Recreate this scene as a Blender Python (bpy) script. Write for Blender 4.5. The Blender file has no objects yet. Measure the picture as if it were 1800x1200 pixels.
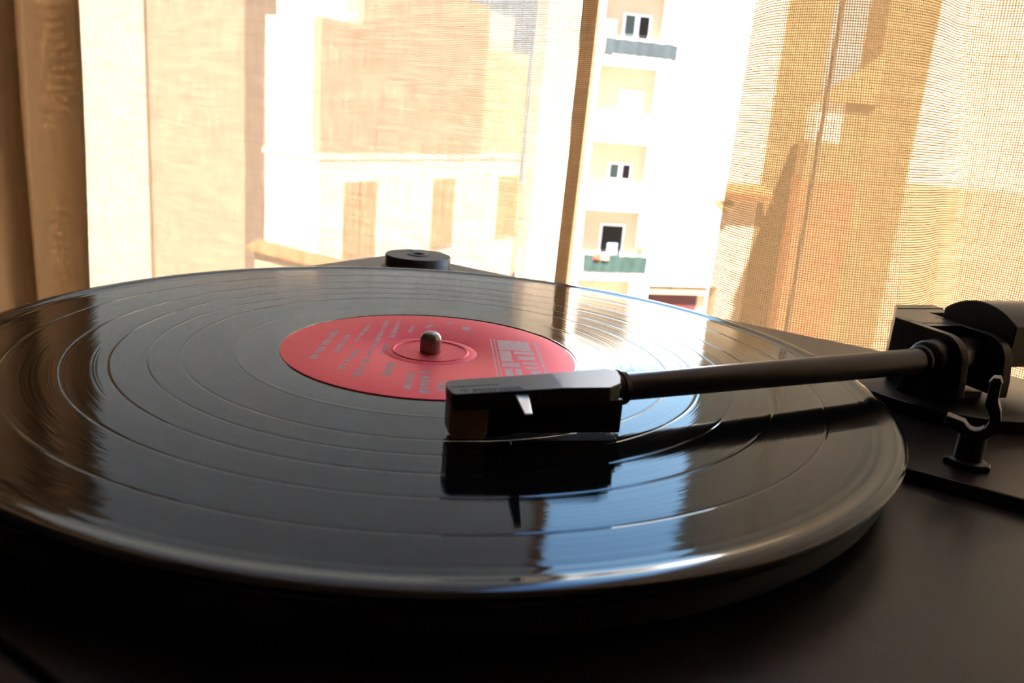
import bpy, math, random
from mathutils import Vector, Matrix
random.seed(7)
S = bpy.context.scene
COL = S.collection
PI = math.pi
MM = 0.001

# ------------------------------------------------------------------ camera
def cam_axes(yaw, pitch, roll):
    cy, sy, cp, sp = math.cos(yaw), math.sin(yaw), math.cos(pitch), math.sin(pitch)
    f = Vector((sy*cp, cy*cp, -sp)); r = Vector((cy, -sy, 0)); u = r.cross(f)
    r2 = r*math.cos(roll) + u*math.sin(roll); u2 = u*math.cos(roll) - r*math.sin(roll)
    return r2, u2, f
r_, u_, f_ = cam_axes(0.0981, 0.2635, 0.0851)
cd = bpy.data.cameras.new('camera'); cam = bpy.data.objects.new('camera', cd); COL.objects.link(cam)
M = Matrix((r_, u_, -f_)).transposed().to_4x4(); M.translation = Vector((0, -0.2761, 0.0798))
cam.matrix_world = M
cd.sensor_width = 36; cd.lens = 1463/1800*36; cd.clip_start = 0.01; cd.clip_end = 500
cd.dof.use_dof = True; cd.dof.focus_distance = 0.31; cd.dof.aperture_fstop = 22
S.camera = cam

# ------------------------------------------------------------------ view, world, sun
S.view_settings.view_transform = 'Standard'; S.view_settings.look = 'None'
S.view_settings.exposure = 0.0; S.view_settings.gamma = 1.0
S.view_settings.use_curve_mapping = False
S.cycles.use_denoising = True
S.cycles.max_bounces = 10; S.cycles.transparent_max_bounces = 24
S.cycles.sample_clamp_indirect = 8.0

W = bpy.data.worlds.new('world'); S.world = W; W.use_nodes = True
nt = W.node_tree; nt.nodes.clear()
def N(nt, t, **kw):
    n = nt.nodes.new(t)
    for k, v in kw.items():
        if k in n.inputs.keys(): n.inputs[k].default_value = v
        else: setattr(n, k, v)
    return n
out = N(nt, 'ShaderNodeOutputWorld'); bg = N(nt, 'ShaderNodeBackground')
tc = N(nt, 'ShaderNodeTexCoord'); sx = N(nt, 'ShaderNodeSeparateXYZ'); rp = N(nt, 'ShaderNodeValToRGB')
nt.links.new(tc.outputs['Generated'], sx.inputs[0]); nt.links.new(sx.outputs['Z'], rp.inputs[0])
e = rp.color_ramp.elements
e[0].position = 0.0; e[0].color = (0.62, 0.80, 1.0, 1)
e[1].position = 1.0; e[1].color = (0.10, 0.24, 0.62, 1)
for p, c in ((0.22, (0.50, 0.76, 1.0, 1)), (0.45, (0.27, 0.52, 0.85, 1)), (0.6, (0.17, 0.36, 0.72, 1))):
    k = rp.color_ramp.elements.new(p); k.color = c
nt.links.new(rp.outputs[0], bg.inputs[0]); bg.inputs[1].default_value = 5.2
nt.links.new(bg.outputs[0], out.inputs[0])

sd = bpy.data.lights.new('sun', 'SUN'); sun = bpy.data.objects.new('sun', sd); COL.objects.link(sun)
sd.energy = 90.0; sd.color = (1.0, 0.90, 0.74); sd.angle = 0.01
sdir = Vector((0.05, 0.62, -0.78))        # travels away from us, down: the facades opposite are sunlit
sun.rotation_euler = sdir.to_track_quat('-Z', 'Y').to_euler(); sun.location = (0, 0, 20)

# ------------------------------------------------------------------ materials
def mat(name, col, rough=0.5, spec=0.5, metal=0.0, noise=0.0, nscale=300, bump=0.0, bscale=800, coat=0.0):
    m = bpy.data.materials.new(name); m.use_nodes = True; t = m.node_tree
    b = t.nodes['Principled BSDF']
    b.inputs['Roughness'].default_value = rough; b.inputs['Metallic'].default_value = metal
    b.inputs['Specular IOR Level'].default_value = spec
    b.inputs['Base Color'].default_value = (*col, 1)
    if coat: b.inputs['Coat Weight'].default_value = coat; b.inputs['Coat Roughness'].default_value = 0.05
    co = N(t, 'ShaderNodeTexCoord')
    if noise:
        nz = N(t, 'ShaderNodeTexNoise', Scale=nscale, Detail=4.0)
        t.links.new(co.outputs['Object'], nz.inputs['Vector'])
        mx = N(t, 'ShaderNodeMix', data_type='RGBA'); mx.blend_type = 'MULTIPLY'; mx.inputs[0].default_value = 1
        mr = N(t, 'ShaderNodeMapRange'); mr.inputs['From Min'].default_value = .3; mr.inputs['From Max'].default_value = .7
        mr.inputs['To Min'].default_value = 1-noise; mr.inputs['To Max'].default_value = 1+noise*.4
        t.links.new(nz.outputs['Fac'], mr.inputs['Value'])
        mx.inputs[6].default_value = (*col, 1); t.links.new(mr.outputs[0], mx.inputs[7])
        t.links.new(mx.outputs[2], b.inputs['Base Color'])
    if bump:
        nb = N(t, 'ShaderNodeTexNoise', Scale=bscale, Detail=3.0)
        t.links.new(co.outputs['Object'], nb.inputs['Vector'])
        bp = N(t, 'ShaderNodeBump', Strength=bump, Distance=0.0005)
        t.links.new(nb.outputs['Fac'], bp.inputs['Height']); t.links.new(bp.outputs[0], b.inputs['Normal'])
    return m

m_plinth = mat('plinth_black_ash_vinyl', (0.016, 0.014, 0.013), 0.33, 0.5, noise=.35, nscale=60, bump=.12, bscale=900)
m_plastic = mat('black_satin_plastic', (0.018, 0.017, 0.017), 0.34, 0.5, noise=.2, nscale=400, bump=.05, bscale=3000)
m_gloss = mat('black_semi_gloss_plastic', (0.012, 0.011, 0.011), 0.22, 0.5, noise=.2, nscale=400)
m_tube = mat('black_anodised_tube', (0.02, 0.017, 0.018), 0.28, 0.5, noise=.15, nscale=300)
m_shell = mat('dark_grey_shell', (0.032, 0.030, 0.029), 0.33, 0.5, noise=.15, nscale=500, bump=.05, bscale=4000)
m_guard = mat('brown_translucent_stylus_holder', (0.32, 0.20, 0.12), 0.45, 0.4, noise=.2, nscale=300)
m_metal = mat('brushed_aluminium', (0.62, 0.62, 0.64), 0.30, 0.5, metal=1.0, noise=.1, nscale=600)
m_spindle = mat('steel_spindle', (0.42, 0.38, 0.36), 0.32, 0.5, metal=1.0, noise=.1, nscale=600)
m_lit_face = mat('rest_lit_face_tone', (0.42, 0.36, 0.33), 0.55, 0.5, noise=.12, nscale=900)  # window light on the arm rest, put into the colour
m_platter = mat('dark_cast_platter', (0.03, 0.028, 0.027), 0.30, 0.5, metal=.0, noise=.2, nscale=150)
m_ink = mat('black_ink', (0.004, 0.004, 0.004), 0.5, 0.3)
m_adapter = mat('grey_plastic_adapter', (0.10, 0.082, 0.066), 0.42, 0.5, noise=.15, nscale=500)
m_blackmatte = mat('black_matte', (0.006, 0.006, 0.006), 0.7, 0.3)
m_label = mat('red_paper_label', (0.97, 0.11, 0.12), 0.5, 0.5, .8, noise=.14, nscale=2500, bump=.15, bscale=5000)
m_silver = mat('silver_label_ink', (0.66, 0.36, 0.34), 0.45, 0.5, metal=.5, noise=.35, nscale=1800)
m_table = mat('dark_walnut_table', (0.05, 0.028, 0.018), 0.45, 0.4, noise=.4, nscale=14, bump=.1)
m_wall = mat('warm_plaster_wall', (0.30, 0.25, 0.20), 0.9, 0.2, noise=.06, nscale=8, bump=.1, bscale=60)
m_ceil = mat('ceiling_paint', (0.34, 0.31, 0.28), 0.9, 0.2, noise=.03, nscale=5)
m_floor = mat('floor_terracotta', (0.12, 0.06, 0.04), 0.5, 0.4, noise=.25, nscale=6)
m_frame = mat('cream_painted_window_frame', (0.80, 0.72, 0.60), 0.45, 0.5, noise=.05, nscale=20)
m_rod = mat('brass_rod', (0.5, 0.34, 0.12), 0.35, 0.5, metal=1.0, noise=.1, nscale=50)
# outside
m_white = mat('white_render', (0.82, 0.78, 0.74), 0.9, 0.2, noise=.05, nscale=1.2)
m_cream = mat('cream_render', (0.80, 0.62, 0.44), 0.9, 0.2, noise=.06, nscale=1.5)
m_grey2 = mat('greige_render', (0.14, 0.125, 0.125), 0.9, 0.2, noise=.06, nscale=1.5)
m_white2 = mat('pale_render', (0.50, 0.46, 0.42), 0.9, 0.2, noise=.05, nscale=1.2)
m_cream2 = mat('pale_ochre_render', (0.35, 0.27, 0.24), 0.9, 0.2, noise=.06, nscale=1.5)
m_tan = mat('tan_render', (0.46, 0.37, 0.32), 0.9, 0.2, noise=.15, nscale=.9)
m_olive = mat('ochre_render', (0.20, 0.155, 0.10), 0.9, 0.2, noise=.15, nscale=.9)
m_brick = mat('terracotta_render', (0.30, 0.12, 0.08), 0.9, 0.2, noise=.12, nscale=1.2)
m_tile = mat('clay_roof_tile', (0.34, 0.20, 0.12), 0.85, 0.2, noise=.3, nscale=3)
m_shutter = mat('brown_shutter', (0.46, 0.34, 0.25), 0.7, 0.3, noise=.2, nscale=4)
m_blue = mat('blue_grey_screen_cloth', (0.013, 0.019, 0.024), 0.8, 0.2, noise=.3, nscale=3)
m_green = mat('green_screen_cloth', (0.008, 0.019, 0.018), 0.8, 0.2, noise=.3, nscale=3)
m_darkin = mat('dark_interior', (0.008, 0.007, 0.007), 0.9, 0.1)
m_teal = mat('grey_green_shutter', (0.02, 0.032, 0.03), 0.7, 0.2, noise=.1, nscale=5)
m_garage = mat('dark_red_garage_door', (0.035, 0.007, 0.009), 0.6, 0.3, noise=.15, nscale=2)
m_pink = mat('pink_plastic', (0.55, 0.24, 0.19), 0.6, 0.3, noise=.05, nscale=5)
m_log = mat('recess_shade_render', (0.27, 0.22, 0.16), 0.9, 0.2, noise=.06, nscale=1.5)  # cream recess walls; their shade is put into the colour
m_rose = mat('rose_render', (0.55, 0.36, 0.28), 0.9, 0.2, noise=.06, nscale=1.5)
m_pot = mat('yellow_pot', (0.45, 0.30, 0.08), 0.6, 0.3, noise=.1, nscale=5)
m_cloth1 = mat('peach_laundry', (0.50, 0.26, 0.15), 0.9, 0.1, noise=.2, nscale=6)
m_cloth2 = mat('red_laundry', (0.40, 0.06, 0.04), 0.9, 0.1, noise=.2, nscale=6)
m_cloth3 = mat('blue_grey_laundry', (0.10, 0.13, 0.18), 0.9, 0.1, noise=.2, nscale=6)
m_rail = mat('white_iron', (0.75, 0.75, 0.74), 0.5, 0.3, noise=.05, nscale=9)
m_lamp = mat('dark_lamp', (0.05, 0.03, 0.03), 0.5, 0.3)
m_street = mat('pale_paving', (0.34, 0.30, 0.25), 0.9, 0.2, noise=.2, nscale=2)
m_leaf = mat('leaf_green', (0.06, 0.09, 0.03), 0.7, 0.3, noise=.3, nscale=5)

# glass: thin pane
m_glass = bpy.data.materials.new('window_glass'); m_glass.use_nodes = True
t = m_glass.node_tree; t.nodes.clear()
o = N(t, 'ShaderNodeOutputMaterial'); tr = N(t, 'ShaderNodeBsdfTransparent'); gl = N(t, 'ShaderNodeBsdfGlossy', Roughness=0.02)
fr = N(t, 'ShaderNodeLayerWeight', Blend=0.5); mx = N(t, 'ShaderNodeMixShader')
pw = N(t, 'ShaderNodeMath', operation='POWER'); t.links.new(fr.outputs['Facing'], pw.inputs[0]); pw.inputs[1].default_value = 5.0
ma = N(t, 'ShaderNodeMath', operation='MULTIPLY_ADD'); t.links.new(pw.outputs[0], ma.inputs[0]); ma.inputs[1].default_value = 0.96; ma.inputs[2].default_value = 0.04
t.links.new(ma.outputs[0], mx.inputs[0]); t.links.new(tr.outputs[0], mx.inputs[1]); t.links.new(gl.outputs[0], mx.inputs[2])
t.links.new(mx.outputs[0], o.inputs[0])

# vinyl: concentric grooves
def vinyl_mat(name, groove, rough, spec=0.62):
    m = bpy.data.materials.new(name); m.use_nodes = True; t = m.node_tree; b = t.nodes['Principled BSDF']
    b.inputs['Base Color'].default_value = (0.006, 0.006, 0.0065, 1)
    b.inputs['Specular IOR Level'].default_value = spec
    co = N(t, 'ShaderNodeTexCoord'); ln = N(t, 'ShaderNodeVectorMath', operation='LENGTH')
    sp = N(t, 'ShaderNodeSeparateXYZ'); cb = N(t, 'ShaderNodeCombineXYZ')
    t.links.new(co.outputs['Object'], sp.inputs[0]); t.links.new(sp.outputs[0], cb.inputs[0]); t.links.new(sp.outputs[1], cb.inputs[1])
    t.links.new(cb.outputs[0], ln.inputs[0])
    n1 = N(t, 'ShaderNodeTexNoise', noise_dimensions='1D', Scale=1400.0, Detail=2.0)
    n2 = N(t, 'ShaderNodeTexNoise', noise_dimensions='1D', Scale=260.0, Detail=3.0)
    t.links.new(ln.outputs['Value'], n1.inputs['W']); t.links.new(ln.outputs['Value'], n2.inputs['W'])
    mr = N(t, 'ShaderNodeMapRange'); mr.inputs['From Min'].default_value = .35; mr.inputs['From Max'].default_value = .65
    mr.inputs['To Min'].default_value = rough*0.8; mr.inputs['To Max'].default_value = rough*1.35
    t.links.new(n2.outputs['Fac'], mr.inputs['Value']); t.links.new(mr.outputs[0], b.inputs['Roughness'])
    # slow wobble of the pressing + fine grooves
    n3 = N(t, 'ShaderNodeTexNoise', Scale=55.0, Detail=2.0)
    t.links.new(co.outputs['Object'], n3.inputs['Vector'])
    b1 = N(t, 'ShaderNodeBump', Strength=groove, Distance=0.00002)
    b2 = N(t, 'ShaderNodeBump', Strength=groove, Distance=0.00005)
    b3 = N(t, 'ShaderNodeBump', Strength=0.35, Distance=0.00002)
    t.links.new(n3.outputs['Fac'], b3.inputs['Height'])
    t.links.new(n2.outputs['Fac'], b2.inputs['Height']); t.links.new(b3.outputs[0], b2.inputs['Normal'])
    t.links.new(n1.outputs['Fac'], b1.inputs['Height']); t.links.new(b2.outputs[0], b1.inputs['Normal'])
    t.links.new(b1.outputs[0], b.inputs['Normal'])
    return m
m_vinyl = vinyl_mat('black_vinyl_grooves', 0.6, 0.055, 0.45)
m_vinyl_smooth = vinyl_mat('black_vinyl_lead_out', 0.25, 0.10)

# woven sheer fabric, UV in millimetres
def weave_mat(name, col, pitch, hole, tint=(0.97, 0.82, 0.60)):
    m = bpy.data.materials.new(name); m.use_nodes = True; t = m.node_tree; t.nodes.clear(); L = t.links.new
    o = N(t, 'ShaderNodeOutputMaterial'); uv = N(t, 'ShaderNodeUVMap'); sp = N(t, 'ShaderNodeSeparateXYZ')
    L(uv.outputs[0], sp.inputs[0])
    # slub: slight irregular thread spacing
    def math_(op, a, b=None):
        n = N(t, 'ShaderNodeMath', operation=op)
        if hasattr(a, 'links'): L(a, n.inputs[0])
        else: n.inputs[0].default_value = a
        if b is not None:
            if hasattr(b, 'links'): L(b, n.inputs[1])
            else: n.inputs[1].default_value = b
        return n.outputs[0]
    masks = []; prof = []
    for i, other in ((0, 1), (1, 0)):
        x = sp.outputs[i]
        nz = N(t, 'ShaderNodeTexNoise', Scale=1.0, Detail=1.0)
        cb = N(t, 'ShaderNodeCombineXYZ'); L(math_('MULTIPLY', x, 0.5), cb.inputs[0]); L(math_('MULTIPLY', sp.outputs[other], 0.03), cb.inputs[1])
        cb.inputs[2].default_value = i*7.3
        L(cb.outputs[0], nz.inputs['Vector'])
        xw = math_('ADD', x, math_('MULTIPLY', math_('SUBTRACT', nz.outputs['Fac'], .5), pitch*0.2))
        fr = math_('FRACT', math_('DIVIDE', xw, pitch))
        tri = math_('ABSOLUTE', math_('SUBTRACT', fr, 0.5))           # 0 mid hole .. 0.5 thread centre
        hw = math_('ADD', hole*0.5, math_('MULTIPLY', math_('SUBTRACT', nz.outputs['Fac'], .5), 0.18))
        masks.append(math_('LESS_THAN', tri, hw)); prof.append(tri)
    h = math_('MULTIPLY', masks[0], masks[1])
    # thread shading relief
    hgt = math_('MAXIMUM', prof[0], prof[1])
    bp = N(t, 'ShaderNodeBump', Strength=0.6, Distance=0.0002); L(hgt, bp.inputs['Height'])
    df = N(t, 'ShaderNodeBsdfDiffuse'); tl = N(t, 'ShaderNodeBsdfTranslucent')
    cn = N(t, 'ShaderNodeTexNoise', Scale=0.06, Detail=3.0); L(uv.outputs[0], cn.inputs['Vector'])
    # crossings are two threads thick: they pass less light
    cross = math_('MULTIPLY', math_('SUBTRACT', 1.0, masks[0]), math_('SUBTRACT', 1.0, masks[1]))
    mc = N(t, 'ShaderNodeMix', data_type='RGBA'); L(cross, mc.inputs[0])
    mc.inputs[6].default_value = (*col, 1); mc.inputs[7].default_value = (col[0]*.55, col[1]*.50, col[2]*.42, 1)
    L(mc.outputs[2], tl.inputs[0]); df.inputs[0].default_value = (col[0]*.8, col[1]*.8, col[2]*.8, 1)
    L(bp.outputs[0], df.inputs['Normal'])
    m1 = N(t, 'ShaderNodeMixShader'); m1.inputs[0].default_value = 0.78; L(df.outputs[0], m1.inputs[1]); L(tl.outputs[0], m1.inputs[2])
    trn = N(t, 'ShaderNodeBsdfTransparent'); trn.inputs[0].default_value = (*tint, 1); m2 = N(t, 'ShaderNodeMixShader')
    L(h, m2.inputs[0]); L(m1.outputs[0], m2.inputs[1]); L(trn.outputs[0], m2.inputs[2]); L(m2.outputs[0], o.inputs[0])
    return m
m_sheer = weave_mat('sheer_linen', (0.14, 0.10, 0.06), 1.15, 0.44, (0.82, 0.70, 0.58))
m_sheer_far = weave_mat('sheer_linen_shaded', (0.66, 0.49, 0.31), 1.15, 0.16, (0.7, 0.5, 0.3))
m_sheer_r = weave_mat('sheer_linen_coarse', (0.27, 0.17, 0.08), 1.22, 0.50, (0.45, 0.36, 0.25))
m_hem = weave_mat('hem_linen', (0.72, 0.50, 0.30), 1.15, 0.08)

# ------------------------------------------------------------------ helpers
def empty(name, label=None, cat=None, loc=(0, 0, 0), rz=0.0, group=None):
    o = bpy.data.objects.new(name, None); COL.objects.link(o); o.location = loc; o.rotation_euler = (0, 0, rz)
    o.empty_display_size = 0.02
    if label: o['label'] = label; o['category'] = cat
    if group: o['group'] = group
    return o
def tag(o, label, cat, group=None):
    o['label'] = label; o['category'] = cat
    if group: o['group'] = group
    return o
class MB:
    def __init__(s): s.v = []; s.f = []
    def add(s, vs, fs):
        k = len(s.v); s.v += [tuple(v) for v in vs]; s.f += [[i+k for i in f] for f in fs]; return s
    def box(s, x0, x1, y0, y1, z0, z1):
        vs = [(x, y, z) for x in (x0, x1) for y in (y0, y1) for z in (z0, z1)]
        return s.add(vs, [(0, 1, 3, 2), (4, 6, 7, 5), (0, 4, 5, 1), (2, 3, 7, 6), (0, 2, 6, 4), (1, 5, 7, 3)])
    def prism(s, poly, a, b, mp):
        """poly: list of 2D points; a,b extrusion; mp(p,q,t)->xyz"""
        n = len(poly)
        vs = [mp(p, q, a) for p, q in poly] + [mp(p, q, b) for p, q in poly]
        fs = [list(range(n))[::-1], list(range(n, 2*n))] + [(i, (i+1) % n, (i+1) % n+n, i+n) for i in range(n)]
        return s.add(vs, fs)
    def lathe(s, prof, seg=96, c=(0, 0), closed=False):
        n = len(prof)
        vs = []
        for k in range(seg):
            a = 2*PI*k/seg
            for r, z in prof: vs.append((c[0]+r*math.cos(a), c[1]+r*math.sin(a), z))
        fs = []
        for k in range(seg):
            k2 = (k+1) % seg
            for i in range(n-1 if not closed else n):
                j = (i+1) % n
                fs.append((k*n+i, k2*n+i, k2*n+j, k*n+j))
        s.add(vs, fs)
        return s
    def rod(s, a, b, prof, seg=48):
        """lathe along axis a->b, prof [(t along mm, r)]"""
        a = Vector(a); b = Vector(b); ax = (b-a).normalized()
        u = ax.orthogonal().normalized(); w = ax.cross(u); n = len(prof); vs = []
        for k in range(seg):
            t = 2*PI*k/seg; d = u*math.cos(t)+w*math.sin(t)
            for tt, r in prof: vs.append(tuple(a+ax*tt+d*r))
        fs = [(k*n+i, ((k+1) % seg)*n+i, ((k+1) % seg)*n+i+1, k*n+i+1) for k in range(seg) for i in range(n-1)]
        return s.add(vs, fs)
    def build(s, name, m, parent=None, sc=MM, smooth=False, bevel=0.0, kind=None, uv=None):
        me = bpy.data.meshes.new(name); me.from_pydata([(x*sc, y*sc, z*sc) for x, y, z in s.v], [], s.f)
        me.validate(); me.update()
        import bmesh
        bm = bmesh.new(); bm.from_mesh(me); bmesh.ops.remove_doubles(bm, verts=bm.verts, dist=1e-7)
        bmesh.ops.recalc_face_normals(bm, faces=bm.faces); bm.to_mesh(me); bm.free()
        me.materials.append(m)
        o = bpy.data.objects.new(name, me); COL.objects.link(o)
        if smooth:
            for p in me.polygons: p.use_smooth = True
            try: me.set_sharp_from_angle(angle=math.radians(38))
            except Exception: pass
        if bevel:
            b = o.modifiers.new('bevel', 'BEVEL'); b.width = bevel*sc; b.segments = 2; b.limit_method = 'ANGLE'; b.angle_limit = math.radians(40)
        if parent: o.parent = parent
        if kind: o['kind'] = kind
        return o
def circle(cx, cy, r, n=48, a0=0, a1=2*PI):
    return [(cx+r*math.cos(a0+(a1-a0)*i/n), cy+r*math.sin(a0+(a1-a0)*i/n)) for i in range(n+(0 if abs(a1-a0-2*PI) < 1e-6 else 1))]
XY = lambda p, q, t: (p, q, t)
AZ = math.radians(-37.6)                       # room and turntable frame: local x = d, local y = n
def bx(name, m, parent, b, sc=MM, bevel=0.0, kind=None): return MB().box(*b).build(name, m, parent, sc, bevel=bevel, kind=kind)

# ------------------------------------------------------------------ room shell (local mm in d,n frame)
def room(name, mb, m):
    o = mb.build(name, m); o.rotation_euler = (0, 0, AZ); o['kind'] = 'structure'; return o
D0, D1, N0, N1, Z0, Z1 = -2300, 1900, -2600, 330, -850, 1750
WT = 150
OL, OR, OB, OT = -1130, 900, -380, 1350        # window opening
w = MB().box(D0, OL, N1, N1+WT, Z0, Z1).box(OR, D1, N1, N1+WT, Z0, Z1).box(OL, OR, N1, N1+WT, Z0, OB).box(OL, OR, N1, N1+WT, OT, Z1)
room('wall_front', w, m_wall)
room('wall_left', MB().box(D0-100, D0, N0, N1+WT, Z0, Z1), m_wall)
room('wall_right', MB().box(D1, D1+100, N0, N1+WT, Z0, Z1), m_wall)
room('wall_back', MB().box(D0-100, D1+100, N0-100, N0, Z0, Z1), m_wall)
room('floor', MB().box(D0-100, D1+100, N0-100, N1+WT, Z0-100, Z0), m_floor)
room('ceiling', MB().box(D0-100, D1+100, N0-100, N1+WT, Z1, Z1+100), m_ceil)
room('baseboard_front', MB().box(D0, D1, N1-12, N1, Z0, Z0+80), m_frame)
# window: outer frame, left stile, open casement stile
win = empty('window_1', rz=AZ); win['kind'] = 'structure'
MB().box(OL, OR, N1+60, N1+110, OB, OB+45).box(OL, OR, N1+60, N1+110, OT-45, OT).box(OL, OL+40, N1+60, N1+110, OB, OT).box(OR-40, OR, N1+60, N1+110, OB, OT).build('window_frame', m_frame, win, bevel=2)
bx('window_stile', m_frame, win, (-171, -166, N1+55, N1+70, OB+45, OT-45), bevel=2)
bx('window_stile', m_frame, win, (21.5, 24, N1+57, N1+64, OB+45, OT-45), bevel=2)
bx('pane', m_glass, win, (OL+40, -171, N1+60, N1+64, OB+45, OT-45))
bx('pane', m_glass, win, (24, OR-40, N1+58, N1+62, OB+45, OT-45))
bx('window_sill', m_frame, win, (OL-30, OR+30, N1-22, N1+60, OB-24, OB), bevel=2)

# ------------------------------------------------------------------ sideboard under the turntable
tb = empty('sideboard', 'dark wooden sideboard carrying the black turntable beside the window', 'sideboard', rz=AZ)
tb.location = (0, 0, Z0*MM)
zt = -112-Z0
bx('tabletop', m_table, tb, (-420, 520, -260, 196, zt-25, zt), bevel=2)
bx('cabinet_body', m_table, tb, (-410, 510, -245, 190, 60, zt-25), bevel=2)
for x in (-395, 465):
    for y in (-235, 150): bx('leg', m_table, tb, (x, x+30, y, y+30, 0, 60), bevel=2)
bx('door', m_table, tb, (-400, 45, -256, -245, 75, zt-40), bevel=2)
bx('door', m_table, tb, (50, 500, -256, -245, 75, zt-40), bevel=2)

# ------------------------------------------------------------------ turntable
tt = empty('turntable', 'black belt-drive turntable with straight tonearm, playing a record by the window', 'turntable', rz=AZ)
tt.location = (0, 0, -112*MM)
TZ = 112                                      # local z = world z + TZ
PL, PR, PF, PB = -177, 243, -158, 191
bx('plinth', m_plinth, tt, (PL, PR, PF, PB, 14, TZ-15), bevel=.8)
bx('front_panel', m_plastic, tt, (PL, PR, PF-18, PF-.7, 14, TZ-15.3), bevel=1.2)
for x in (PL+35, PR-35):
    for y in (PF+30, PB-35):
        MB().lathe([(0, 0), (16, 0), (17, 1.5), (17, 12), (15, 14), (0, 14)], 40, (x, y)).build('foot', m_gloss, tt, smooth=True)
# raised arm board with a round cut-out for the platter
R0 = 153.0; yb = 41.0
x0 = -math.sqrt(R0*R0-yb*yb); a0 = math.atan2(yb, x0); a1 = math.atan2(yb, -x0)
poly = [(PL, yb)] + [(R0*math.cos(a0+(a1-a0)*i/60), R0*math.sin(a0+(a1-a0)*i/60)) for i in range(61)] + [(PR, yb), (PR, PB), (PL, PB)]
MB().prism(poly, TZ-15, TZ-11, XY).build('arm_board', m_plinth, tt, bevel=.5)
# platter
pc = MB().lathe([(0, TZ-14), (20, TZ-14), (24, TZ-13.2), (138, TZ-13.0), (144, TZ-12.3), (146.6, TZ-11.2), (147.4, TZ-10), (148.4, TZ-5.2), (148.6, TZ-4.2), (147.6, TZ-3.6), (147.6, TZ-3.2), (149.2, TZ-2.9), (149.2, TZ-2.4), (148.2, TZ-2.0), (0, TZ-2.0)], 256)
platter = pc.build('platter', m_platter, tt, smooth=True)
MB().lathe([(0, TZ-15), (30, TZ-15), (30, TZ-14), (0, TZ-14)], 64).build('platter_hub', m_blackmatte, tt, smooth=True)
SPx, SPy = -0.7, -1.5                          # world mm
def toloc(x, y):                               # world mm -> turntable local d,n
    c, s = math.cos(AZ), math.sin(AZ); return (x*c+y*s, -x*s+y*c)
sl = toloc(SPx, SPy)
MB().lathe([(3.6, TZ-2), (3.6, TZ+4.4), (3.45, TZ+5.2), (3.0, TZ+6.1), (2.3, TZ+6.8), (1.3, TZ+7.2), (0, TZ+7.3)], 48, sl).build('spindle', m_spindle, tt, smooth=True)
# tonearm base disc
dc = toloc(200.3, 17.7)
MB().lathe([(0, TZ-11), (41.4, TZ-11), (41.4, TZ-6.5), (40.6, TZ-6.0), (0, TZ-6.0)], 160, dc).build('tonearm_base', m_plastic, tt, smooth=True)

# ---- tonearm: work in world mm, parented to turntable through inverse
inv = Matrix.Rotation(-AZ, 4, 'Z') @ Matrix.Translation((0, 0, TZ))
def arm(mb, name, m, parent=None, **kw):
    mb.v = [tuple(inv @ Vector(v)) for v in mb.v]
    return mb.build(name, m, parent or tt, **kw)
A = Vector((52, -58.5, 9.3)); B = Vector((178, -4.5, 8.8)); AX = (B-A).normalized()
arm(MB().rod(A, B, [(-2, 0), (-2, 3.7), (0, 3.85), (128, 4.6), (138, 4.6), (138, 0)], 64), 'tonearm_tube', m_tube, smooth=True)
arm(MB().rod(A, B, [(-11, 0), (-11, 3.6), (-6.1, 3.8), (-6, 4.6), (-5.4, 5.2), (-1.2, 5.2), (-.9, 4.7), (-.4, 4.7), (-.1, 5.1), (1.6, 4.9), (2.0, 4.3), (2.0, 0)], 64), 'locking_collar', m_gloss, smooth=True)
# gimbal collar rings where the tube enters the housing
arm(MB().rod(A, B, [(127.4, 0), (127.4, 4.9), (128, 5.5), (129.2, 5.5), (129.6, 5.0), (130.4, 5.0), (130.8, 6.4), (131.6, 7.0), (132.6, 7.2), (137.5, 7.4), (141, 7.4), (141, 0)], 64), 'bearing_collar', m_plastic, smooth=True)
# housing frame (turned against the arm): q across (away +), z up, t along
hz = math.radians(14.0)
HU = Vector((math.cos(hz), math.sin(hz), 0)); HW = Vector((-HU.y, HU.x, 0))
H0 = Vector((A.x, A.y, 0)) + Vector((math.cos(math.radians(23.2)), math.sin(math.radians(23.2)), 0))*138
HM = lambda q, z, t: tuple(H0 + HU*t + HW*q + Vector((0, 0, z)))
def cheek_profile(zf):
    pts = [(23, 18.6), (-1.0, 18.6)]
    for i in range(1, 11):
        a = PI/2 + (PI/2)*i/10
        pts.append((-1.0+9.6*math.cos(a), 9.6+9.0*math.sin(a)))
    return pts + [(-11.4, 4.0), (-11.6, zf), (23, zf)]
arm(MB().prism(cheek_profile(-2.4), 0, 3.4, HM), 'bearing_cheek', m_plastic, bevel=.35)
arm(MB().prism(cheek_profile(-2.4), 19.6, 23.6, HM), 'bearing_cheek', m_plastic, bevel=.35)
HT = lambda p, q, t: HM(q, t, p)
arm(MB().prism([(3.4, 9.6), (3.4, 23), (0, 23), (13, 36), (38, 36), (38, 30), (23.6, 30), (23.6, 23), (19.6, 23), (19.6, 9.6)], -3.2, 18.6, HT), 'housing_block', m_plastic, bevel=.3)
arm(MB().prism([(13.6, 36.7), (38, 36.7), (38, 43), (18.5, 43)], -5, 18.8, HT), 'housing_rear_block', m_plastic, bevel=.5)
arm(MB().prism([(1, -2), (23, -2), (23, 34), (14, 34), (1, 22)], -6.0, -3.2, HT), 'housing_foot', m_plastic, bevel=.3)
arm(MB().rod(A, B, [(141.2, 0), (141.2, 7.0), (143, 7.0), (143.3, 7.3), (156.5, 7.3), (156.5, 0)], 64), 'pivot_hub', m_gloss, smooth=True)
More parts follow.
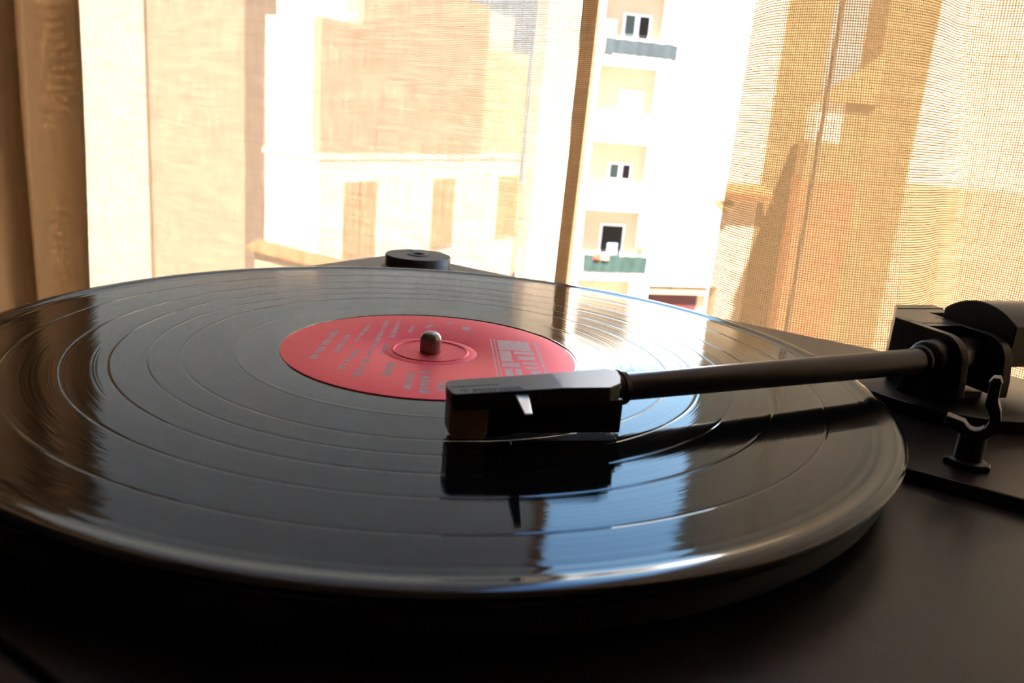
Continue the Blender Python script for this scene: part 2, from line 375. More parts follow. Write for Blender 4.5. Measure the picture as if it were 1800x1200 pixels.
# counterweight: thick block with arched top and flat near side
arc = [(-7.5, 7.6), (-7.5, 22.6)]
cx, cz, rr = 8.4, 2.9, 25.2
aa0 = math.atan2(22.6-cz, -7.5-cx); aa1 = math.atan2(22.0-cz, 24.6-cx)
arc += [(cx+rr*math.cos(aa0+(aa1-aa0)*i/24), cz+rr*math.sin(aa0+(aa1-aa0)*i/24)) for i in range(1, 25)] + [(24.8, 7.6)]
arm(MB().prism(arc, 25.0, 54, HM), 'counterweight', m_shell, bevel=.5)
arm(MB().rod(A, B, [(160, 0), (160, 5.4), (165, 5.4), (165, 0)], 48), 'rear_shaft', m_gloss, smooth=True)
# tiny lettering and index mark on the housing roof
def flat(poly, z, th=0.05):
    return MB().prism(poly, z, z+th, XY)
let = MB()
for i, q0 in enumerate([0.5, 1.4, 2.3, 3.2, 4.1, 5.0, 6.6, 7.5, 8.4, 9.3, 10.2, 11.1, 12.0, 12.9]):
    u0 = 4.0+q0; w_ = .62 if i % 3 else .45
    let.prism([(13.0, u0), (13.0, u0+w_), (14.3, u0+w_), (14.3, u0)], 18.62, 18.66, lambda p, q, t: HM(p, t, q))
arm(let, 'lettering', m_ink)
arm(MB().prism([(17.4, .4), (17.4, 3.2), (18.1, 3.2), (18.1, .4)], 18.62, 18.66, lambda p, q, t: HM(p, t, q)), 'index_mark', m_ink)
# arm lift bar under the tube
arm(MB().prism([(7.5, 0.8), (9.0, 0.8), (9.0, 2.6), (7.5, 2.2)], -12, 0, lambda p, q, t: HM(p, q, t)), 'arm_lift', m_metal, bevel=.2)
arm(MB().prism([(7.0, -6), (9.6, -6), (9.6, .9), (7.0, .9)], -5.5, -1, lambda p, q, t: HM(p, q, t)), 'arm_lift_post', m_plastic, bevel=.2)

# ---- headshell in its own frame: x along (8.5 deg), y away, z up
sa = math.radians(8.5); SU = Vector((math.cos(sa), math.sin(sa), 0)); SW = Vector((-SU.y, SU.x, 0)); SO = Vector((5.6, -84.3, 0))
def SM(x, y, z): return tuple(SO+SU*x+SW*y+Vector((0, 0, z)))
def shell_mesh():
    mb = MB()
    # top outline: (x, y) ; slightly wedge-shaped, chamfered rear corner, top rises to the rear
    def zt_(x): return 13.6 + 2.0*min(1, max(0, (x-0)/30.0))
    topo = [(0.9, 0.0), (28, 0.0), (40.5, 0.2), (44.4, 3.6), (46.4, 9.0), (47.2, 14.0), (44.6, 16.4), (40, 15.0), (28, 12.0), (0.9, 11.0), (0, 10.0), (-0.6, 5.0), (0, 1.0)]
    n = len(topo)
    up = [SM(x, y, zt_(x)) for x, y in topo]
    mid = [SM(x+(-.2 if x < 1 else 0), y+(-.12 if y < 5 else .2), zt_(x)-2.4) for x, y in topo]
    lo = [SM(min(max(x, .6), 46), max(y, 0.15), zt_(x)-4.6) for x, y in topo]
    mb.add(up+mid+lo, [list(range(n)), list(range(2*n, 3*n))[::-1]] + [(i, i+n, (i+1) % n+n, (i+1) % n) for i in range(n)] + [(i+n, i+2*n, (i+1) % n+2*n, (i+1) % n+n) for i in range(n)])
    return mb
hs = arm(shell_mesh(), 'headshell', m_shell, bevel=.25)
def shell_poly(poly, zoff, th, name, m, parent):
    vs = []
    for dz in (0, th):
        for x, y in poly: vs.append(SM(x, y, 13.6+2.0*min(1, max(0, x/30.0))+zoff+dz))
    n = len(poly); mb = MB().add(vs, [list(range(n))[::-1], list(range(n, 2*n))]+[(i, (i+1) % n, (i+1) % n+n, i+n) for i in range(n)])
    return arm(mb, name, m, parent)
shell_poly([(0.6, 5.3), (12.5, 5.3), (12.5, 5.75), (0.6, 5.75)], 0.0, .06, 'groove_line', m_ink, hs)
# emblem and letters: flat print on the top face, read from the near side
def text_mesh(txt, size, name, m, place, parent, bold=0.0, xscale=1.0):
    c = bpy.data.curves.new(name, 'FONT'); c.body = txt; c.size = size; c.extrude = 0.02; c.offset = bold; c.resolution_u = 3
    to = bpy.data.objects.new(name, c); COL.objects.link(to)
    dg = bpy.context.evaluated_depsgraph_get(); dg.update()
    me = bpy.data.meshes.new_from_object(to.evaluated_get(dg)); bpy.data.objects.remove(to); bpy.data.curves.remove(c)
    mb = MB(); mb.add([place(v.co.x*xscale, v.co.y, v.co.z) for v in me.vertices], [list(p.vertices) for p in me.polygons])
    bpy.data.meshes.remove(me)
    return arm(mb, name, m, parent)
zt_ = lambda x: 13.6+2.0*min(1, max(0, x/30.0))
text_mesh('PIONEER', 2.5, 'lettering', m_ink, lambda x, y, z: SM(5.2+x, .75+y*1.25, zt_(5.2+x)+.03+z), hs, bold=0.11, xscale=1.28)
em = MB()
ring = circle(0, 0, 1.0, 20)
for i in range(20):
    if 13 <= i <= 16: continue
    a_, b_ = ring[i], ring[(i+1) % 20]
    q = [a_, b_, (b_[0]*.62, b_[1]*.62), (a_[0]*.62, a_[1]*.62)]
    em.add([SM(3.3+x, 2.4+y*1.2, zt_(3.3+x)+.05) for x, y in q], [(0, 1, 2, 3)])
em.add([SM(3.3+x, 2.4+y, zt_(3.3+x)+.05) for x, y in [(-.18, -1.4), (.18, -1.4), (.18, .5), (-.18, .5)]], [(0, 1, 2, 3)])
arm(em, 'emblem', m_ink, hs)
# finger lift: thin metal blade leaving the near side
fl = [(15.6, -0.2), (18.9, -0.2), (15.6, -15.6), (13.9, -15.6)]
vs = []
for dz in (0, .5):
    for x, y in fl: vs.append(SM(x + (-y)*0.02, y, 13.3 + (-y)*0.05 + dz))
arm(MB().add(vs, [(3, 2, 1, 0), (4, 5, 6, 7), (0, 1, 5, 4), (1, 2, 6, 5), (2, 3, 7, 6), (3, 0, 4, 7)]), 'finger_lift', m_metal, hs, bevel=.12)
# cartridge body under the shell, brown stylus holder at the front
cb = MB()
def sbox(mb, x0, x1, y0, y1, z0, z1):
    k = len(mb.v); mb.box(x0, x1, y0, y1, z0, z1); mb.v[k:] = [SM(*v) for v in mb.v[k:]]; return mb
cart = arm(sbox(sbox(sbox(MB(), 9.9, 17, 3.6, 11, 1.0, 10.2), 16.5, 46.6, 5.6, 11.6, 1.0, 10.4), 16.5, 44.0, .5, 11.4, 8.2, 12.2), 'cartridge', m_gloss, bevel=.3)
arm(sbox(MB(), 43.8, 46.7, 8, 17.5, 6.5, 13.0), 'mounting_plate', m_gloss, bevel=.2)
gd = arm(sbox(sbox(MB(), .1, 9.9, 3.0, 10.6, 2.0, 10.4), .8, 9.4, 3.0, 10.0, 0.7, 2.1), 'stylus_holder', m_guard, bevel=.3)
arm(MB().rod(SM(5, 6, 1.0), SM(4.4, 6, .0), [(0, .35), (1.1, .12), (1.1, 0)], 12), 'stylus', m_metal, gd, smooth=True)

# ---- arm rest
rest = toloc(163.2, -53.6)
RM = lambda p, q, t: (rest[0]+p, rest[1]+t, q+TZ)
prof = [(-8.3, 0.3), (-8.0, 3.4), (-3.2, 2.5), (-2.3, 1.4), (-1.2, .7), (.2, .6), (1.6, 1.2), (2.7, 2.6), (3.2, 4.6), (2.9, 6.6), (1.4, 8.6), (1.0, 9.4), (1.1, 16.2), (1.8, 17.6), (3.2, 17.8), (3.9, 16.6), (4.1, 11.5), (5.5, 8.2), (6.1, 5.4), (5.9, 2.6), (4.6, .4), (3.6, -.9), (-4, -.9)]
MB().prism(prof, -2.2, 2.2, RM).build('rest_clip', m_plastic, tt, bevel=.2)
def lit_strip(pts, th=.35):  # pale strip painting the window light on the clip's upward faces
    mb = MB(); up = []
    for i, (p, q) in enumerate(pts):
        a_ = pts[max(0, i-1)]; b_ = pts[min(len(pts)-1, i+1)]
        dx, dz = b_[0]-a_[0], b_[1]-a_[1]; l = math.hypot(dx, dz); up.append((p-dz/l*th, q+dx/l*th))
    return MB().prism(pts+up[::-1], -2.1, 2.1, RM)
lit_strip([(-8.0, 3.4), (-3.2, 2.5), (-2.3, 1.4), (-1.2, .7), (.2, .6), (1.6, 1.2), (2.3, 2.0)]).build('rest_lit_face', m_lit_face, tt)['label'] = 'pale strip on the rest clip, window light put into its colour'
lit_strip([(1.05, 16.0), (1.8, 17.6), (3.2, 17.8), (3.9, 16.4)]).build('rest_lit_face', m_lit_face, tt)
MB().lathe([(0, TZ-11), (5.0, TZ-11), (5.6, TZ-10.4), (5.4, TZ-9.0), (4.0, TZ-8.6), (3.9, TZ-.9), (0, TZ-.9)], 40, rest).build('rest_post', m_plastic, tt, smooth=True)
MB().box(rest[0]-6.4, rest[0]+6.4, rest[1]-2.2, rest[1]+2.2, TZ-11, TZ-9.2).build('rest_flange', m_plastic, tt, bevel=.5)

# ------------------------------------------------------------------ record
rec = empty('vinyl_record', 'black twelve-inch vinyl record with a red centre label, lying on the platter', 'record')
def dense(p, step=1.5):
    q = [p[0]]
    for a, b in zip(p, p[1:]):
        L = abs(b[0]-a[0])
        if L > 2.2:
            e_ = .12; k = max(1, int(L/step))
            q += [(a[0]+e_, a[1]+(b[1]-a[1])*e_/L)] + [(a[0]+L*i/k, a[1]+(b[1]-a[1])*i/k) for i in range(1, k)] + [(b[0]-e_, b[1]-(b[1]-a[1])*e_/L)]
        q.append(b)
    return q
def rec_profile():
    p = [(50.0, 0.25)]
    p += [(51.0, -.02), (56, 0.0), (62.2, 0.0), (62.6, -.05), (63.1, 0.0), (64.2, 0.0)]
    return p
gaps = [80.3, 90.0, 100.6, 112.8, 128.8]
def grooved():
    p = [(64.2, 0.0), (64.6, -.07)]
    for g in gaps:
        p += [(g-.95, -.07), (g-.62, -.07), (g-.5, -.08), (g-.12, -.145), (g+.0, -.15), (g+.12, -.145), (g+.5, -.08), (g+.62, -.07)]
    p += [(141.2, -.07), (141.8, -.01), (143.6, 0.0)]
    return p
def rim():
    return [(143.6, 0), (144.8, .06), (145.8, .26), (147.0, .46), (148.3, .50), (149.3, .36), (150.0, .08), (150.5, -.5), (150.3, -1.2), (149.4, -1.7), (146, -2.0), (4, -2.0), (3.65, -1.9), (3.65, -.02), (4, 0.0), (50.0, 0.0), (50.0, .25)]
MB().lathe(dense(rec_profile()), 360).build('lead_out_area', m_vinyl_smooth, rec, smooth=True)
MB().lathe(dense(grooved()), 360).build('grooved_area', m_vinyl, rec, smooth=True)
MB().lathe(rim(), 360).build('raised_rim', m_vinyl_smooth, rec, smooth=True)
lc = (SPx, SPy+.3)
lab = MB().lathe([(3.7, .02), (3.9, .30), (11.6, .30), (12.0, .30), (12.4, .62), (12.9, .62), (13.2, .34), (15.4, .34), (15.8, .14), (16.3, .14), (16.7, .36), (49.2, .36), (49.6, .30), (49.7, .0)], 240, lc).build('label', m_label, rec, smooth=True)
# printed matter on the label: small blocks of silver-grey print
rnd = random.Random(3)
pr = MB()
def word_line(x0, y0, x1, y1, h, gap=.35):
    L = math.hypot(x1-x0, y1-y0); ux, uy = (x1-x0)/L, (y1-y0)/L; nx, ny = -uy, ux; s = 0
    while s < L:
        wl = rnd.uniform(.7, 1.5)*h*.7
        hh = h*rnd.choice((.72, 1, 1, .85))
        q = [(s, -hh/2), (min(s+wl, L), -hh/2), (min(s+wl, L), hh/2), (s, hh/2)]
        pr.prism([(lc[0]+x0+ux*a+nx*b, lc[1]+y0+uy*a+ny*b) for a, b in q], .365, .375, XY)
        s += wl+h*gap*rnd.choice((.6, .6, 2.0))
word_line(-37, -17, -34, 18, 2.6); word_line(-31, -8, -29, 14, 2.0); word_line(-27, -26, -24, -4, 2.2)
word_line(-22, -33, -20, -14, 2.4); word_line(-26, 6, -23, 30, 1.6); word_line(-19, 4, -17, 38, 1.8)
word_line(-13, -30, -12, -16, 2.6); word_line(-14, 14, -12.5, 40, 2.0); word_line(-6, -42, -5.4, -26, 2.4)
word_line(-1, -45, -1, -24, 3.4); word_line(4, -42, 4.4, -31, 2.6); word_line(10, -40, 10.4, -29, 1.8)
word_line(-8, 22, -7, 33, 1.5); word_line(-2, 30, 0, 36, 2); word_line(6, 38, 8, 42, 1.5)
word_line(-20, -10, -19, 2, 1.6); word_line(-16, -8, -15, 4, 1.6)
pr.prism([(lc[0]+13+1.7*math.cos(i*PI/8), lc[1]+33+3*math.sin(i*PI/8)) for i in range(16)], .365, .375, XY)
pr.build('label_print', m_silver, lab)
lg = MB()
for x0_, x1_, y0_, y1_ in ((21.5, 22.0, -34, 20), (22.8, 23.2, -34, 20), (37.5, 38.3, -26, 19)):
    lg.prism([(lc[0]+x0_, lc[1]+y0_), (lc[0]+x1_, lc[1]+y0_), (lc[0]+x1_, lc[1]+y1_), (lc[0]+x0_, lc[1]+y1_)], .365, .375, XY)
for a_, b_, c_, d_ in ((24, 35.5, 6, 19), (24, 28, -8, 5), (29, 36, 1.5, 5), (30, 36, -5, -.5), (24, 30, -14, -9), (31, 36, -10, -7.5), (24.5, 27, -24, -15.5), (28, 30, -22, -15.5), (31.5, 36, -15, -12.5), (33, 36, -24, -17)):
    lg.prism([(lc[0]+a_, lc[1]+c_), (lc[0]+b_, lc[1]+c_), (lc[0]+b_, lc[1]+d_), (lc[0]+a_, lc[1]+d_)], .365, .375, XY)
lg.build('logo_print', m_silver, lab)

# ------------------------------------------------------------------ 45 adapter
ad = empty('record_adapter', 'round black adapter disc for singles on the rear left corner of the turntable', 'record adapter')
ad.location = (-11.6*MM, 211*MM, -11*MM)
MB().lathe([(3.6, 0), (21.0, 0), (21.2, .6), (20.4, 1.4), (19.3, 1.6), (19.2, 2.2), (19.2, 7.4), (18.8, 8.0), (6.5, 8.0), (6.2, 8.4), (5.4, 8.6), (3.9, 8.6), (3.6, 8.2)], 96, closed=True).build('disc', m_adapter, ad, smooth=True)
MB().prism([(-3.2, 6.4), (-2.6, 6.1), (-7.0, 18.4), (-7.8, 18.1)], 8.01, 8.06, XY).build('slot', m_blackmatte, ad)
MB().prism([(6.3*math.cos(a*.12), 6.3*math.sin(a*.12)) for a in range(2, 22)]+[(7.4*math.cos(a*.12), 7.4*math.sin(a*.12)) for a in range(21, 1, -1)], 8.01, 8.06, XY).build('raised_arc', m_blackmatte, ad)

# ------------------------------------------------------------------ curtains (plan path in d,n; lean = drift in d per mm of height)
def catmull(P, n=10):
    out_ = []
    Q = [P[0]]+P+[P[-1]]
    for i in range(1, len(Q)-2):
        p0, p1, p2, p3 = Q[i-1], Q[i], Q[i+1], Q[i+2]
        for k in range(n):
            t_ = k/n
            out_.append(tuple(.5*((2*p1[j])+(-p0[j]+p2[j])*t_+(2*p0[j]-5*p1[j]+4*p2[j]-p3[j])*t_*t_+(-p0[j]+3*p1[j]-3*p2[j]+p3[j])*t_**3) for j in range(3)))
    out_.append(P[-1]); return out_
def curtain(name, path, m, label, z0=-480, z1=1420, zr=85, nz=40, hem=None):
    pts = catmull(path); n = len(pts); vs = []; uvs = []; s = [0]
    for i in range(1, n): s.append(s[-1]+math.hypot(pts[i][0]-pts[i-1][0], pts[i][1]-pts[i-1][1]))
    for k in range(nz+1):
        z = z0+(z1-z0)*k/nz
        for i, (d, nn, ln) in enumerate(pts):
            zz = max(-220, min(320, z-zr))
            vs.append((d+ln*zz+1.2*math.sin(z*.011+s[i]*.02), nn+1.5*math.sin(z*.009+s[i]*.013), z)); uvs.append((s[i], z))
    fs = [(k*n+i, k*n+i+1, (k+1)*n+i+1, (k+1)*n+i) for k in range(nz) for i in range(n-1)]
    me = bpy.data.meshes.new(name); me.from_pydata([(a*MM, b*MM, c*MM) for a, b, c in vs], [], fs); me.materials.append(m)
    ul = me.uv_layers.new(name='UVMap')
    for l in me.loops: ul.data[l.index].uv = uvs[l.vertex_index]
    for p in me.polygons: p.use_smooth = True
    o = bpy.data.objects.new(name, me); COL.objects.link(o); o.rotation_euler = (0, 0, AZ)
    return tag(o, label, 'curtain')
far_path = [(-1500, 285, 0), (-1350, 255, 0), (-1200, 290, 0), (-1060, 250, 0), (-950, 285, 0), (-880, 262, 0), (-820, 250, 0),
            (-775, 240, 0), (-748, 243, 0), (-752, 256, 0), (-772, 264, 0), (-768, 272, 0), (-742, 264, 0), (-712, 242, 0), (-675, 233, 0), (-645, 238, 0), (-634, 248, 0), (-642, 256, 0), (-660, 262, 0)]
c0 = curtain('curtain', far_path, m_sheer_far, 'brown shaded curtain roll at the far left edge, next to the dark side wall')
left_path = [(-1000, 298, 0), (-900, 290, 0), (-850, 300, 0), (-790, 286, 0), (-740, 296, 0), (-690, 284, 0), (-640, 282, 0), (-590, 270, 0), (-540, 262, 0), (-500, 260, 0), (-455, 257, 0), (-436, 257, 0), (-418, 262, 0), (-402, 268, 0), (-380, 271, 0),
             (-320, 270, 0), (-250, 268, 0), (-180, 266, 0), (-130, 264, 0), (-104, 262, 0), (-90, 258, 0)]
c1 = curtain('curtain', left_path, m_sheer, 'long pale sheer linen curtain in soft folds left of the open gap')
right_path = [(11, 244, 0), (16, 234, 0), (34, 215, -.02), (58, 208, -.04), (84, 214, -.07), (103, 232, -.1), (110, 248, -.1), (113, 262, -.1), (115, 276, -.09), (120, 286, -.06), (132, 292, -.02), (160, 284, 0), (200, 270, 0), (235, 276, 0), (270, 300, 0), (330, 296, 0), (390, 262, 0), (450, 268, 0), (520, 302, 0), (600, 292, 0), (680, 262, 0), (760, 275, 0), (850, 300, 0), (940, 290, 0)]
c2 = curtain('curtain', right_path, m_sheer_r, 'coarse woven golden curtain bulging like a column right of the open gap')
hem = curtain('curtain_hem', [(-103, 263.6, 0), (-97, 261.6, 0), (-89.5, 259.5, 0)], m_hem, 'x'); del hem['label'], hem['category']
hem.rotation_euler = (0, 0, 0); hem.parent = c1; hem.name = 'hem'; hem.data.name = 'hem'
# curtain rod
rod = MB().rod((-1560, 275, 1432), (1000, 275, 1432), [(0, 0), (0, 9), (2560, 9), (2560, 0)], 24).build('curtain_rod', m_rod, None, smooth=True)
rod.rotation_euler = (0, 0, AZ); tag(rod, 'brass curtain rod above the window carrying both sheer curtains', 'curtain rod')

# ------------------------------------------------------------------ outside (metres)
def site(name, label, cat, O, az):
    return empty(name, label, cat, (O[0], O[1], 0), math.radians(az))
def B1(name, m, p, b, bevel=0): return bx(name, m, p, b, sc=1.0, bevel=bevel)
OA = (7.477, 34.157); GZ = -9.2
bA = site('apartment_building', 'white apartment block with a column of recessed balconies, seen through the gap', 'building', OA, 10.4)
def bk(u, z, dv=1.4):
    k = 1+dv/32.52; return (-13.57+(u+13.57)*k, .08+(z-.08)*k)
slabs = [5.55, 2.42, -0.60, -3.34, -6.26]
B1('wall', m_white, bA, (-3.9, -1.62, 0, 1.6, GZ, 9.5))
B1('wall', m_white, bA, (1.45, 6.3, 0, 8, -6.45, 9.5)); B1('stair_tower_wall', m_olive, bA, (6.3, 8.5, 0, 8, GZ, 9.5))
B1('wall', m_white, bA, (4.95, 6.3, 0, 8, GZ, -6.45))
B1('wall', m_white, bA, (1.38, 1.66, 0, 8, GZ, -6.45))
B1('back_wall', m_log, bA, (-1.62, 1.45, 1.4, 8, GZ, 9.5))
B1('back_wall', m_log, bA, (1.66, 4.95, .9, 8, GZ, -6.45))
for z in slabs: B1('balcony_slab', m_white, bA, (-1.68, 1.5, -.12, 1.4, z, z+.26))
B1('roof_slab', m_white, bA, (-4.1, 8.7, -.3, 1.8, 9.5, 9.8))
MB().rod((-1.78, -.08, GZ), (-1.78, -.08, 9.4), [(0, 0), (0, .05), (18.6, .05), (18.6, 0)], 12).build('drainpipe', m_pink, bA, sc=1.0, smooth=True)
for i, z in enumerate((2.85, -1.6, -6.1)):
    B1('pipe_bracket', m_pink, bA, (-1.88, -1.68, -.16, 0, z, z+.07))
def window(u0, u1, z0, z1, mats, p=bA, v=1.4, fr=m_rail):
    f = B1('window', fr, p, (u0-.06, u1+.06, v-.06, v+.02, z0-.06, z1+.06))
    for (a, b, m) in mats: B1('pane', m, f, (a, b, v-.09, v-.05, z0, z1))
def bkr(u0, u1, z0, z1): a = bk(u0, z0); b = bk(u1, z1); return a[0], b[0], a[1], b[1]
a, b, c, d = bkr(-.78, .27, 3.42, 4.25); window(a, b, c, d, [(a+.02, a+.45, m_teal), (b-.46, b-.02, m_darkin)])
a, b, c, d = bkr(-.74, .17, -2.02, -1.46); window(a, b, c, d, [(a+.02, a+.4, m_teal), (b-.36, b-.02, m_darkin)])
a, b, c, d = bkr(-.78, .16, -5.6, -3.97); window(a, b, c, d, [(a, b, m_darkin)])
a, b, c, d = bkr(-.6, .3, .2, 1.4); window(a, b, c, d, [(a+.03, b-.03, m_rail)])
# privacy screens: cloth with a hanging wrinkle
def screen(u0, u1, z0, z1, m, lab_):
    mb = MB(); n = 24
    vs = []
    for th in (0, .03):
        for i in range(n+1):
            u = u0+(u1-u0)*i/n; y = -.18+.025*math.sin(i*1.7)-th
            vs += [(u, y, z0+.01*math.sin(i*2.1)), (u, y, z1+.02*math.sin(i*1.3))]
    k = 2*(n+1)
    fs = []
    for i in range(n):
        a = 2*i; fs += [(a, a+2, a+3, a+1), (k+a, k+a+1, k+a+3, k+a+2), (a, k+a, k+a+2, a+2), (a+1, a+3, k+a+3, k+a+1)]
    mb.add(vs, fs); o = mb.build('privacy_screen', m, bA, sc=1.0, smooth=True); o['label'] = lab_; return o
screen(-1.56, 1.56, 2.74, 3.34, m_blue, 'blue-grey cloth screen on the top balcony')
screen(-1.52, 1.38, -5.93, -5.2, m_green, 'dark green cloth screen on the lowest balcony')
# iron railings on the two middle balconies
for zb in (-.34, -3.08):
    r_b = MB().box(-1.5, 1.38, -.16, -.12, zb+.86, zb+.9).box(-1.5, 1.38, -.16, -.12, zb+.06, zb+.1)
    for i in range(15): u = -1.45+i*.2; r_b.box(u, u+.025, -.15, -.13, zb, zb+.9)
    r_b.build('railing', m_rail, bA, sc=1.0)
B1('garage_door', m_garage, bA, (1.8, 4.5, .8, .88, GZ, -6.98))
B1('garage_lintel', m_cream, bA, (1.66, 4.95, .7, .9, -6.98, -6.8))
for u, z, v in ((-.45, -6.46, 1.3), (3.02, -6.60, .8)):
    MB().lathe([(0, z-.12), (.07, z-.10), (.10, z), (.07, z+.10), (0, z+.1)], 16, (u, v-.15)).build('lamp', m_lamp, bA, sc=1.0, smooth=True)
def outA(name, label, cat, u, v, z):
    c_, s_ = math.cos(math.radians(10.4)), math.sin(math.radians(10.4))
    return empty(name, label, cat, (OA[0]+u*c_-v*s_, OA[1]+u*s_+v*c_, z), math.radians(10.4))
p = outA('storage_cabinet', 'pale pink cabinet at the left end of the top balcony', 'cabinet', -1.25, .4, 2.68)
MB().box(-.22, .22, -.2, .2, 0, 1.3).build('body', m_pink, p, sc=1.0, bevel=.02); MB().box(-.24, .24, -.22, .22, 1.3, 1.34).build('lid', m_pink, p, sc=1.0)
p = outA('planter', 'yellow flower pot at the right of the second balcony', 'planter', 1.0, .3, -.34)
MB().lathe([(0, 0), (.16, 0), (.22, .42), (.24, .42), (.24, .48), (.19, .48), (.18, .4), (0, .4)], 20).build('pot', m_pot, p, sc=1.0, smooth=True)
lf = MB()
for i in range(14):
    a = i*2.4; L = .35+.2*rnd.random(); dx, dy = math.cos(a), math.sin(a)
    lf.add([(dx*.02-dy*.03, dy*.02+dx*.03, .4), (dx*.02+dy*.03, dy*.02-dx*.03, .4), (dx*L*.5+dy*.03, dy*L*.5-dx*.03, .4+L), (dx*L*.6, dy*L*.6, .4+L*1.2)], [(0, 1, 2, 3)])
lf.build('leaves', m_leaf, p, sc=1.0)
p = outA('balcony_chair', 'white scrolled iron chair on the third balcony below its window', 'chair', -.15, .5, -3.08)
ch = MB()
for i in range(24):
    for cx_, rr_ in ((-.22, .16), (.22, .16)):
        a0_, a1_ = 2*PI*i/24, 2*PI*(i+1)/24
        ch.add([(cx_+rr_*math.cos(a0_), 0, .72+rr_*math.sin(a0_)), (cx_+rr_*math.cos(a1_), 0, .72+rr_*math.sin(a1_)), (cx_+(rr_+.03)*math.cos(a1_), 0.01, .72+(rr_+.03)*math.sin(a1_)), (cx_+(rr_+.03)*math.cos(a0_), .01, .72+(rr_+.03)*math.sin(a0_))], [(0, 1, 2, 3)])
ch.box(-.42, -.39, -.01, .02, .45, .95).box(.39, .42, -.01, .02, .45, .95).box(-.42, .42, -.01, .02, .92, .95)
ch.build('backrest', m_rail, p, sc=1.0)
MB().box(-.42, .42, -.4, 0, .42, .46).build('seat', m_rail, p, sc=1.0, bevel=.01)
for x in (-.4, .36):
    for y in (-.38, -.04): MB().box(x, x+.04, y, y+.04, 0, .42).build('leg', m_rail, p, sc=1.0)
p = outA('folded_parasol', 'pinkish folded parasol leaning in the right corner of the third balcony', 'parasol', 1.05, .5, -3.08)
MB().rod((-.15, 0, 0), (.25, .1, 1.5), [(0, 0), (0, .05), (.3, .05), (.35, .16), (1.3, .07), (1.5, .03), (1.5, 0)], 14).build('canopy', m_pink, p, sc=1.0, smooth=True)
def cloth(name, label, m, u, z, w_, h_, v=-.26, lumps=3):
    p = outA(name, label, 'laundry', u, v, z)
    vs = []; n = 12
    for j in range(7):
        for i in range(n+1):
            x = -w_/2+w_*i/n; zz = -h_*j/6*(1+.12*math.sin(i*1.1))
            vs.append((x, -.04-.04*math.sin(i*1.4+j*.4), zz))
    fs = [(j*(n+1)+i, j*(n+1)+i+1, (j+1)*(n+1)+i+1, (j+1)*(n+1)+i) for j in range(6) for i in range(n)]
    o = MB().add(vs, fs).build('cloth', m, p, sc=1.0, smooth=True)
    md = o.modifiers.new('solid', 'SOLIDIFY'); md.thickness = .03
cloth('hanging_laundry', 'peach cloth hung over the dark green balcony screen, right one of the pair', m_cloth1, -.62, -5.08, .36, .3)
cloth('hanging_laundry', 'red and peach cloth hung over the dark green balcony screen, left one of the pair', m_cloth2, -.98, -5.1, .30, .26)
cloth('hanging_laundry', 'blue-grey cloth hanging in front of the lowest dark doorway', m_cloth3, -.1, -4.75, .5, .55, v=.3)
cloth('hanging_laundry', 'small red cloth above the right end of the green balcony screen', m_cloth2, 1.1, -4.85, .36, .35, v=.2)
p = outA('satellite_dish', 'small white satellite dish at the right end of the top balcony', 'satellite dish', 1.25, .2, 2.68)
MB().rod((0, 0, 1.15), (0, -1, 1.3), [(0, 0), (0.02, .1), (.08, .2), (.10, .2), (.04, .1), (.02, 0)], 20).build('dish', m_rail, p, sc=1.0, smooth=True)
MB().box(-.02, .02, -.02, .02, 0, 1.15).build('mast', m_rail, p, sc=1.0)

# tiled porch eave right of the block
bp_ = bA
B1('porch_fascia', m_pink, bp_, (3.35, 6.5, -1.0, 0, -2.42, -2.25))
B1('porch_soffit', m_cream, bp_, (3.6, 6.5, -.9, 0, -2.56, -2.42))
MB().prism([(3.95, -2.56), (4.75, -2.56), (4.75, -2.95), (4.55, -3.1), (4.3, -2.85)], -.7, 0, lambda a, b, t: (a, t, b)).build('porch_bracket', m_olive, bp_, sc=1.0)
for i in range(15):
    u = 3.4+i*.21
    MB().rod((u, -1.05, -2.3), (u, 0, -1.95), [(0, 0), (0, .09), (1.1, .09), (1.1, 0)], 10).build('roof_tile', m_tile, bp_, sc=1.0, smooth=True)

# left building behind the sheer curtain
OBc = (-3.656, 25.205)
bB = site('corner_house', 'pale house with three tall shuttered windows and tan upper storey, behind the left curtain', 'building', OBc, 55.7)
B1('wall', m_white, bB, (0, 12.2, 0, 2.2, GZ, -1.62)); B1('cornice', m_white, bB, (-.02, 12.2, -.03, 2.3, -1.62, -1.45))
B1('upper_wall', m_tan, bB, (0, 9.0, 0.0, .3, -1.45, 2.35)); B1('upper_wall', m_tan, bB, (1.85, 9.0, .0, .3, 2.35, 3.9))
B1('side_wall', m_cream, bB, (9.0, 12.2, 0, 2.2, -1.45, 2.5)); B1('rear_wall', m_white, bB, (0, 9.0, .3, 2.2, -1.45, 2.35)); B1('rear_wall', m_white, bB, (1.85, 12.2, .8, 2.2, 2.35, 3.9))
for u0, u1 in ((1.05, 2.6), (5.8, 7.2), (10.4, 12.0)):
    f = B1('window', m_white, bB, (u0-.08, u1+.08, -.05, .02, -4.75, -2.25))
    B1('shutter', m_shutter, f, (u0, (u0+u1)/2-.03, -.1, -.04, -4.7, -2.3)); B1('shutter', m_shutter, f, ((u0+u1)/2+.03, u1, -.1, -.04, -4.7, -2.3))
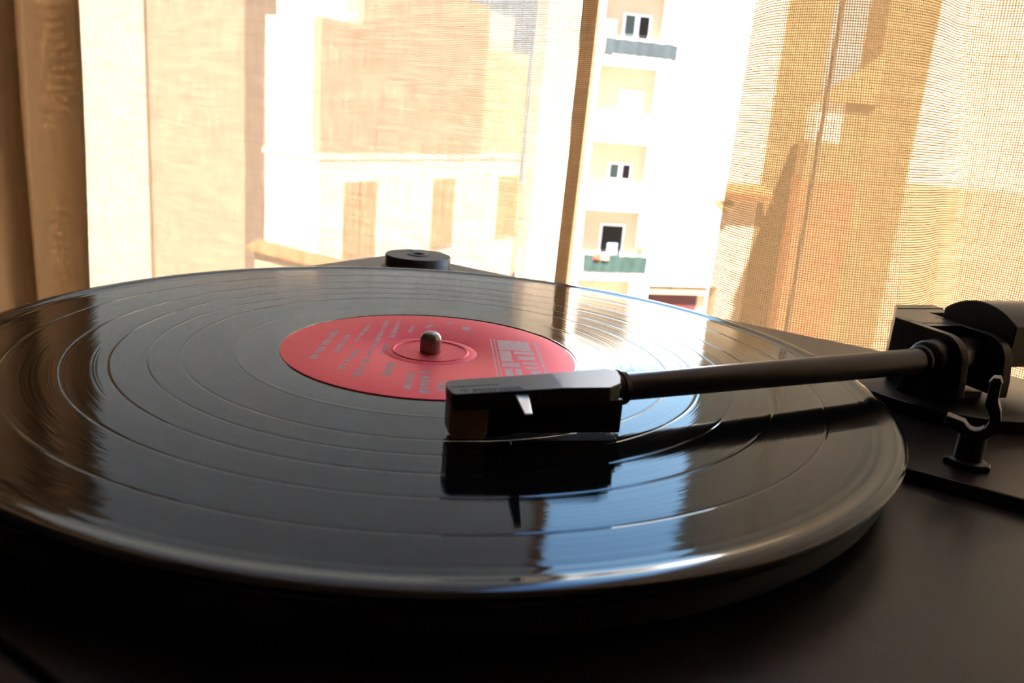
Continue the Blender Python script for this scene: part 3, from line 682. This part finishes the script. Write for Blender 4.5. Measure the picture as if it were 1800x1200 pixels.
# low tiled shed left
sh = empty('low_shed', 'low shed with a tan sloping roof at the foot of the corner house', 'shed', (-3.9, 23.9, GZ), 0.0)
MB().prism([(-1.2, 0), (3.0, 0), (3.0, 4.3), (-1.2, 5.1)], -.6, .6, lambda a, b, t: (a, t, b)).build('wall', m_tan, sh, sc=1.0)
MB().prism([(-1.4, 5.12), (3.2, 4.25), (3.2, 4.33), (-1.4, 5.2)], -.8, .7, lambda a, b, t: (a, t, b)).build('roof', m_tile, sh, sc=1.0)
# pale block far left; peach and grey walls are added to tone the curtain
bF = site('distant_block', 'pale sunlit block farthest left, seen through the folds of the left curtain', 'building', (-18.2, 33.5), -5)
B1('wall', m_white2, bF, (-6, 7.1, 0, 8, GZ, 6.2)); B1('curtain_tone_wall', m_cream2, bF, (7.1, 10.7, .3, 8, GZ, 6.2)); B1('curtain_tone_wall', m_grey2, bF, (10.7, 11.95, .2, 8, GZ, 6.2)); B1('wall', m_white, bF, (11.95, 13.5, 0, 8, GZ, 6.2))
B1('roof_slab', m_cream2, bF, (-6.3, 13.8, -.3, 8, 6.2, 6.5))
# right building through the column-like curtain
OE = (12.438, 28.645)
bE = site('terracotta_house', 'ochre and red house with a sloping roof, seen through the golden column-like curtain', 'building', OE, -20)
B1('red_wall', m_brick, bE, (0.1, 1.95, 0, 6, GZ, -1.25)); B1('upper_wall', m_olive, bE, (.15, 1.95, .05, 6, -1.25, 0.1))
B1('pale_wall', m_white, bE, (.3, 1.15, .1, 6, .1, 1.45)); B1('upper_wall', m_olive, bE, (1.15, 1.95, .05, 6, .1, 1.45))
B1('main_wall', m_olive, bE, (1.95, 3.5, -.02, 6, GZ, 6.5)); B1('side_wall', m_white, bE, (3.5, 11, .1, 6, -1.0, 6.5)); B1('lower_wall', m_rose, bE, (3.5, 11, .1, 6, GZ, -1.0))
MB().prism([(0.25, 1.45), (0.4, 1.68), (2.1, 3.14), (2.1, 1.45)], -.2, 6, lambda a, b, t: (a, t, b)).build('sloping_roof', m_tile, bE, sc=1.0)
B1('roof_slab', m_tile, bE, (1.7, 11.3, -.3, 6, 6.5, 6.7))
# ground outside
g = MB().box(-90, 90, 1.2, 120, GZ-.2, GZ).build('ground', m_street, None, sc=1.0); g['kind'] = 'structure'
